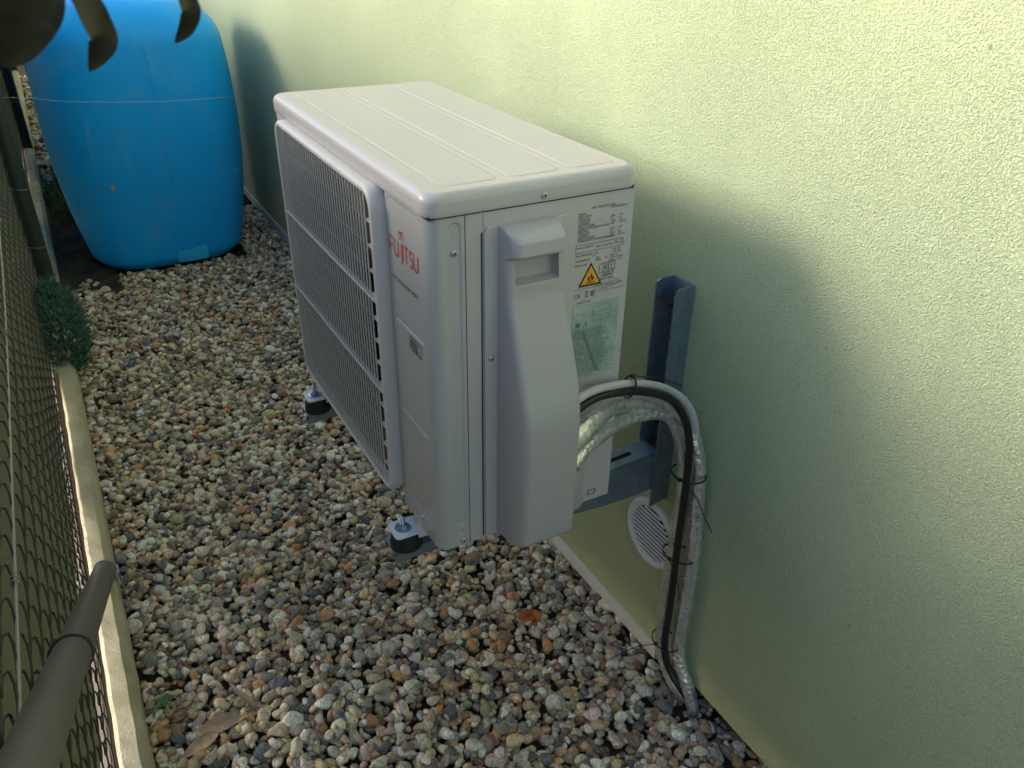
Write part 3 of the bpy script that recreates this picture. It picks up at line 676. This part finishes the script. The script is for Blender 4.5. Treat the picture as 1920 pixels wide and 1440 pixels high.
# ================================================================== PIPES AND CABLES
def crinkle(seed,amp=.08):
    def f(n,seg):
        g=np.random.default_rng(seed); x=np.arange(n)[:,None]; a=np.linspace(0,2*np.pi,seg,endpoint=False)[None,:]; o=np.ones((n,seg))
        for k in range(9): o+=amp*.35*np.sin(x*g.uniform(.15,1.3)+g.uniform(0,6)+g.integers(1,6)*a)
        for k in range(n//9):
            c=g.uniform(0,n); ph=g.uniform(0,6.28); o-=amp*1.3*np.exp(-((x-c)/1.1)**2)*(.5+.5*np.cos(a-ph))
        return o
    return f
P1=[(.185,-.042,.160),(.215,-.032,.169),(.25,-.014,.173),(.30,.010,.170),(.36,.020,.152),(.42,.022,.118),(.458,.018,.055),(.474,.012,-.034),(.476,.012,-.145),(.476,.015,-.284),(.476,.013,-.398),(.476,.002,-.465),(.484,-.028,-.520),(.50,-.05,-.56)]
P2=[(.190,-.052,.128),(.222,-.036,.140),(.26,-.018,.140),(.31,.004,.134),(.37,.018,.126),(.42,.018,.112),(.458,.006,.080),(.474,-.012,.025),(.479,-.022,-.059),(.479,-.032,-.17),(.479,-.034,-.287),(.479,-.033,-.403),(.480,-.045,-.450),(.486,-.064,-.490),(.494,-.080,-.535),(.50,-.088,-.585)]
b=B(); n1=spline(P1,16); rad=np.interp(np.arange(len(n1)),[0,40,75,100,len(n1)],[.0185,.0180,.0145,.0130,.0130]); tube(b,n1,rad,26,rf=crinkle(4,.015)); b.build("insulated_pipe",M['foil'],smooth=180,label="thicker silver foil wrapped pipe leaving the valve cover beneath the grey cable",cat="pipe",group="foil wrapped refrigerant pipes",loc=P1[0])
b=B(); n2=spline(P2,20); rad=np.interp(np.arange(len(n2)),[0,60,120,len(n2)],[.0105,.0115,.0135,.0130]); tube(b,n2,rad,26,rf=crinkle(9,.035)); b.build("insulated_pipe",M['foil'],smooth=180,label="thinner crinkled foil pipe, the lower of the two at the valve cover",cat="pipe",group="foil wrapped refrigerant pipes",loc=P2[0])
G=[(.185,-.030,.215),(.23,-.025,.228),(.28,-.017,.222),(.34,-.004,.202),(.40,.006,.172),(.44,.003,.140),(.460,-.004,.104),(.468,-.008,.061),(.468,-.010,.018),(.464,-.004,-.04),(.462,-.006,-.10)]
b=B(); tube(b,spline(G,14),.0062,16); b.build("grey_cable",M['grey'],smooth=180,label="light grey round cable arching over from valve cover to wall",cat="cable",loc=G[0])
K=[(.185,-.032,.200),(.24,-.022,.213),(.29,-.019,.209),(.345,-.014,.191),(.40,-.010,.159),(.428,-.018,.118),(.438,-.025,.072),(.442,-.026,.027),(.452,-.018,-.049),(.450,-.021,-.150),(.4515,-.022,-.228),(.453,-.0225,-.322),(.454,-.022,-.408),(.462,-.031,-.462),(.474,-.056,-.500),(.50,-.08,-.55)]
b=B(); tube(b,spline(K,14),.0068,16); b.build("black_cable",M['blackhose'],smooth=180,label="shiny black cable running down the front of the foil pipes",cat="cable",loc=K[0])
K2=[(x+.004,y+.007,z) for x,y,z in K[7:]]; b=B(); tube(b,spline(K2,14),.0042,12); b.build("black_cable",M['blackhose'],smooth=180,label="thin black cable tucked behind the thicker black one down the wall",cat="cable",loc=K2[0])
def tie(c,nrm,ru,rv,up,label,tail=None,flat=False):
    nrm=Vector(nrm).normalized(); u=Vector(up); u=(u-nrm*u.dot(nrm)).normalized(); v=nrm.cross(u); b=B(); C=Vector(c); P=[]
    for a in np.linspace(0,2*math.pi,36): P.append((C+u*ru*math.cos(a)+v*rv*math.sin(a)))
    for off in (-.0012,0,.0012): tube(b,[(p+nrm*off)[:] for p in P],.0010,6)
    hd=C+u*ru; box(b,(hd.x-.003,hd.y-.003,hd.z-.003),(hd.x+.003,hd.y+.003,hd.z+.003),.0008)
    if tail: tube(b,spline([hd[:]]+tail,6),.00095,6)
    return b.build("cable_tie",M['tie'],smooth=50,label=label,cat="cable tie",group="black cable ties round the pipe bundle",loc=c)
tie((.312,-.012,.2085),(1,.2,-.35),.0175,.0115,(0,0,1),"small black cable tie joining grey and black cables on top of their arch",[(.36,-.022,.215),(.40,-.03,.196)])
tie((.463,-.008,-.008),(0,0,1),.026,.031,(-1,-.3,0),"black cable tie at the bend beside the bracket upright with a long tail hanging down",[(.452,-.045,-.03),(.462,-.062,-.065),(.468,-.078,-.088)])
tie((.4665,-.010,-.190),(0,.1,1),.0235,.034,(-1,-.1,0),"black cable tie round the bundle in front of the round vent",[(.448,-.040,-.235),(.452,-.044,-.27)])
tie((.4675,-.010,-.415),(0,.1,1),.0235,.034,(-1,.1,0),"lowest black cable tie with its tail pointing out over the gravel",[(.415,.018,-.435),(.378,.045,-.475)])

# ================================================================== VENT
vt=thing("wall_vent","round white louvred vent set low on green wall behind the pipes","vent",(.503,.103,-.31))
vy,vz=.106,-.2425; b=B()
lathe(b,[(.0755,.0),(.0755,.004),(.0735,.0075),(.0680,.0090),(.0615,.0070),(.0585,.0050),(.0580,-.006)],(.5028,vy,vz),(-1,0,0),64); b.build("vent_frame",M['white'],vt,smooth=50)
b=B(); 
for k in range(12):
    z=vz-.0525+k*.0096; hw=math.sqrt(max(.0,.0588**2-(z-vz)**2))
    V=[(.4946,vy-hw,z-.0016),(.4946,vy+hw,z-.0016),(.4978,vy+hw,z+.0008),(.4978,vy-hw,z+.0008),(.4952,vy-hw,z-.0026),(.4952,vy+hw,z-.0026)]
    b.add(V,[[0,1,2,3],[4,5,1,0]])
b.build("louvre",M['white'],vt)
b=B(); lathe(b,[(.0585,0),(0,.0001)],(.5022,vy,vz),(-1,0,0),40); b.build("vent_opening",M['seam'],vt)

# ================================================================== WATER TANKS
def tank(cx,cy,label,hx=.315,hy=.40,first=True):
    g=thing("water_tank",label,"water tank",(cx,cy,-.55),"blue plastic water tanks along the wall"); b=B(); rows=[]
    z0,z1=-.548,.515
    T=np.concatenate([np.linspace(0,.03,6),np.linspace(.05,.80,34),np.linspace(.82,1,22)])
    for t in T:
        z=z0+(z1-z0)*t; bul=math.sin(min(1,t/1.15)*math.pi)**.8; hxz=hx*1.0+.082*bul-.012*t; hyz=hy+.05*bul
        rt=.16/(z1-z0); 
        k=0
        if t>1-rt: q=(t-(1-rt))/rt; k=1-math.sqrt(max(0,1-q*q))
        kb=0
        if t<.03: kb=.02*(1-t/.03)
        a=np.linspace(0,2*np.pi,120,endpoint=False); e=2/3.7
        sx=np.sign(np.cos(a))*np.abs(np.cos(a))**e; sy=np.sign(np.sin(a))*np.abs(np.sin(a))**e
        X=cx+sx*(hxz-.20*k-kb); Y=cy+sy*(hyz-.20*k-kb)
        rows.append(np.column_stack([X,Y,np.full(len(a),z)]))
    rows.append(np.column_stack([np.full(120,cx),np.full(120,cy),np.full(120,z1+.002)]))
    P=np.array(rows).transpose(1,0,2); grid(b,P,closed_u=True); body=b.build("tank_body",M['tank'],g,smooth=180)
    if first:
        b=B(); box(b,(.005,cy-hy-.012,-.535),(.135,cy-hy+.05,-.445),.008); b.build("drain_boss",M['patch'],body,smooth=40)
        V=[]
        for t in np.linspace(0.02,.86,40):
            z=z0+(z1-z0)*t; bul=math.sin(min(1,t/1.15)*math.pi)**.8; V.append((cx+.045-.02*t,cy-hy-.05*bul-.0004,z))
        b=B(); tube(b,V,.0009,6); b.build("mould_seam",M['tank'],body,smooth=180)
        b=B(); z=-.165; b.add([(-.195,cy-hy-.051,z),(-.188,cy-hy-.051,z-.012),(-.178,cy-hy-.051,z-.002),(-.182,cy-hy-.051,z+.012),(-.190,cy-hy-.051,z+.008)],[[0,1,2,3,4]]); b.build("scuff_mark",M['mark'],body)
    return g
tank(.005,3.19,"large bulging blue plastic water tank standing on the gravel nearest the air conditioner")
tank(.0,4.55,"second blue plastic tank showing as a thin strip behind the first",first=False)

# ================================================================== SMALL THINGS
# conifer by the edging
cf=thing("dwarf_conifer","small blue green conifer growing over the concrete edging by the fence","shrub",(-.475,1.98,-.50))
b=B(); tube(b,[(-.49,1.99,-.55),(-.478,1.98,-.42),(-.474,1.98,-.25)],[.006,.004,.0015],6); b.build("stem",M['bark'],cf,smooth=60)
b=B(); rc=random.Random(5)
for k in range(2300):
    t=rc.random()**.85; z=-.53+.305*t; rad=.078*(math.sin(min(1,(t*.93+.12))*math.pi))**.55*rc.uniform(.3,1.0)**.5; a=rc.uniform(0,6.283)
    x=-.478+rad*math.cos(a); y=1.97+rad*1.45*math.sin(a); d0=Vector((math.cos(a)*.8,math.sin(a)*.8,rc.uniform(.3,1.1))).normalized(); L=rc.uniform(.018,.034)*(1.7 if rc.random()<.12 else 1)
    for q in range(9):
        f=q/8; c0=Vector((x,y,z))+d0*L*f
        for s_ in (-1,1):
            sd=d0.cross(Vector((rc.uniform(-1,1),rc.uniform(-1,1),rc.uniform(-.3,1)))).normalized()*s_; e=c0+(sd*.8+d0*.8).normalized()*rc.uniform(.006,.010)*(1.1-f*.6); wv=d0.cross(sd).normalized()*.0016
            b.add([(c0+wv)[:],(c0-wv)[:],e[:]],[[0,1,2]])
b.build("foliage",M['conifer'],cf)

def leaf(b,base,dirv,nrm,L,Wd,curl=.0,n=12,fold=.25,twist=0):
    d=Vector(dirv).normalized(); nn=Vector(nrm); nn=(nn-d*nn.dot(d)).normalized(); s=d.cross(nn); P=[]; c=Vector(base); 
    for i in range(n+1):
        t=i/n; wdt=Wd*math.sin(math.pi*min(1,t**.8))**.75*(1 if t<.98 else .2)+.0002
        dd=(d*math.cos(curl*t)-nn*math.sin(curl*t)); up=(nn*math.cos(curl*t)+d*math.sin(curl*t)); ss=(s*math.cos(twist*t)+up*math.sin(twist*t))
        P.append([(c+ss*wdt*k+up*(abs(k)*wdt*fold))[:] for k in (-1,-.5,0,.5,1)]); c=c+dd*(L/n)
    P=np.array(P); grid(b,P); Q=P.copy()+np.array(nn)*-.0003; grid(b,Q,flip=True)
# overhanging leafy branch close to the camera
bh=thing("overhanging_branch","out of focus dark green leaves hanging into the top left corner","branch",(-.36,-.42,.86))
b=B(); tube(b,spline([(-.44,-.54,.835),(-.3703,-.5134,.8167),(-.3513,-.4936,.809),(-.3306,-.4749,.8052),(-.297,-.464,.8031),(-.2707,-.4536,.809)],6),.0022,8); b.build("twig",M['twig'],bh,smooth=60)
def hl(base,d,L,W_,curl,nrm,tw=0):
    b=B(); leaf(b,base,d,nrm,L,W_,curl,n=14,fold=.18,twist=tw); b.build("leaf",M['leaf'],bh,smooth=180)
def hang(P,hw,fold=.35,n=18):
    P=spline(P,6); m_=len(P); T=np.gradient(P,axis=0); T/=np.linalg.norm(T,axis=1)[:,None]; F_=np.array([-.30,1.0,-.45]); F_/=np.linalg.norm(F_); b=B(); G_=[]
    for i in range(m_):
        t=i/(m_-1); w_=hw*(math.sin(math.pi*(.12+.88*t))**.7 if t<.999 else .02); s_=np.cross(T[i],F_); s_/=np.linalg.norm(s_)
        G_.append([P[i]+s_*w_*k-F_*abs(k)*w_*fold for k in (-1,-.5,0,.5,1)])
    G_=np.array(G_); grid(b,G_); grid(b,G_+F_*.0003,flip=True); return b.build("leaf",M['leaf'],bh,smooth=180)
hang([(-.3583,-.5036,.8073),(-.3588,-.4992,.7991),(-.3604,-.4949,.7905),(-.3644,-.4909,.7817),(-.3689,-.4868,.7752)],.0105)
hang([(-.3658,-.4838,.8047),(-.3664,-.4844,.7965),(-.3683,-.4854,.7864),(-.3708,-.4818,.7759)],.0085)
hang([(-.3454,-.4742,.802),(-.3465,-.4747,.795),(-.3497,-.4732,.7878),(-.3561,-.471,.7796),(-.363,-.4669,.7729)],.0034)
hang([(-.3405,-.4646,.7994),(-.3367,-.4632,.7937),(-.334,-.4611,.7859),(-.3325,-.457,.7786),(-.3354,-.4546,.7724),(-.3396,-.4522,.7664)],.0062)
hang([(-.2977,-.459,.8),(-.2982,-.4596,.7922),(-.2976,-.4581,.7871),(-.2998,-.4544,.7807),(-.3044,-.4503,.775)],.0044)
# fallen leaves
def fallen(name,label,items,m,loc):
    b=B()
    for it in items: leaf(b,*it)
    return b.build(name,m,smooth=180,label=label,cat="leaf",group="dry leaves fallen on the gravel",loc=loc)
fallen("fallen_leaf","broad dry brown leaf with its stalk, lying nearest the edging",[((-.300,.290,-.508),(-1,.02,.05),(.1,-.5,1),.085,.0155,.25)],M['dry'],(-.3,.3,-.53))
fallen("fallen_leaf","pale brown leaf lying under the broad brown one",[((-.345,.278,-.511),(-1,-.30,.0),(.1,-.2,1),.075,.013,.2)],M['dry'],(-.36,.27,-.53))
fallen("fallen_leaf","narrow curled brown leaf pointing away from the broad brown one",[((-.265,.285,-.508),(-.55,.9,.12),(.7,-.2,1),.088,.0060,-.3,12,.5,1.2)],M['dry'],(-.27,.32,-.53))
fallen("fallen_leaf","bright orange crumpled leaf on the gravel beneath the unit",[((.290,.262,-.522),(1,-.25,.35),(0,-.5,1),.050,.015,1.0,12,.6,.6),((.325,.270,-.520),(-.2,-1,.3),(0,0,1),.040,.013,.9,12,.5,-.5)],M['orangeleaf'],(.31,.255,-.53))
fallen("fallen_leaf","small dark red leaf scrap left of the orange leaf",[((-.11,.42,-.52),(1,.5,.2),(0,-.3,1),.045,.006,.5,12,.5,.8)],M['dry'],(-.09,.44,-.53))
fallen("fallen_leaf","curled brown leaf against the edging in the bottom corner",[((-.435,.240,-.52),(.6,-1,.5),(.6,-.2,1),.050,.010,-.9,12,.5,.5)],M['dry'],(-.42,.22,-.53))
b=B(); tube(b,spline([(-.302,.290,-.508),(-.275,.290,-.506),(-.245,.295,-.508)],5),.0011,6); b.build("leaf_stalk",M['dry'],bpy.data.objects["fallen_leaf"],smooth=60)
for x,y,a,L,lab in ((.20,.20,2.4,.05,"thin brown twig lying among pebbles just left of the orange leaf"),(.14,.08,.4,.04,"short dark twig on the pebbles nearer the camera than the orange leaf"),(-.02,.33,1.9,.045,"thin grey twig on open gravel below the near mounting foot")):
    b=B(); tube(b,spline([(x,y,-.519),(x+L*.5*math.cos(a),y+L*.5*math.sin(a),-.514),(x+L*math.cos(a+.3),y+L*math.sin(a+.3),-.519)],5),.0011,6)
    b.build("twig",M['twig'],smooth=60,label=lab,cat="twig",group="twigs scattered on the gravel below the unit")
b=B()
for k in range(9): leaf(b,(-.425+.006*math.cos(k*2.1),.405+.006*math.sin(k*2.1),-.522),(math.cos(k*.7),math.sin(k*.7),.5),(0,0,1),.018,.0032,.6,6)
b.build("weed_sprig",M['weed'],smooth=180,label="tiny fresh green weed between pebbles beside the edging",cat="weed")
b=B(); rg=random.Random(2)
for k in range(520):
    x=rg.uniform(-.455,-.30); y=rg.uniform(3.6,4.4); a=rg.uniform(0,6.28); L=rg.uniform(.04,.11); P0=Vector((x,y,-.57)); tip=P0+Vector((math.cos(a)*L*.6,math.sin(a)*L*.6,L)); md=(P0+tip)/2+Vector((0,0,L*.2)); s=Vector((-math.sin(a),math.cos(a),0))*.0022
    b.add([(P0+s)[:],(P0-s)[:],(md-s*.8)[:],(md+s*.8)[:],tip[:]],[[0,1,2,3],[3,2,4]])
b.build("grass",M['grass'],kind='stuff',label="rough green grass between the edging and the blue tank",cat="grass",loc=(-.38,4.0,-.57))
b=B(); P=[]
for x in np.linspace(-.462,-.24,16): P.append([(x,y,-.553+.008*math.sin(x*70+y*23)+.006*math.sin(y*61-x*31)) for y in np.linspace(2.62,4.5,70)])
grid(b,np.array(P)); b.build("soil_patch",M['soil2'],smooth=180,kind='structure',loc=(-.35,3.5,-.56))
for pts,lab in (([(-.50,2.72,.215),(-.382,2.72,.202),(-.263,2.725,.179),(.033,2.725,.154),(.298,2.74,.146),(.50,3.065,.082)],"fine pale spider thread stretched across the upper blue tank"),([(.282,2.725,-.15),(.346,2.73,-.13),(.50,3.271,-.271)],"short fine spider thread between the blue tank and green wall")):
    b=B(); tube(b,spline(pts,10),.00045,5); b.build("spider_thread",M['thread'],smooth=60,label=lab,cat="spider thread",loc=pts[0])
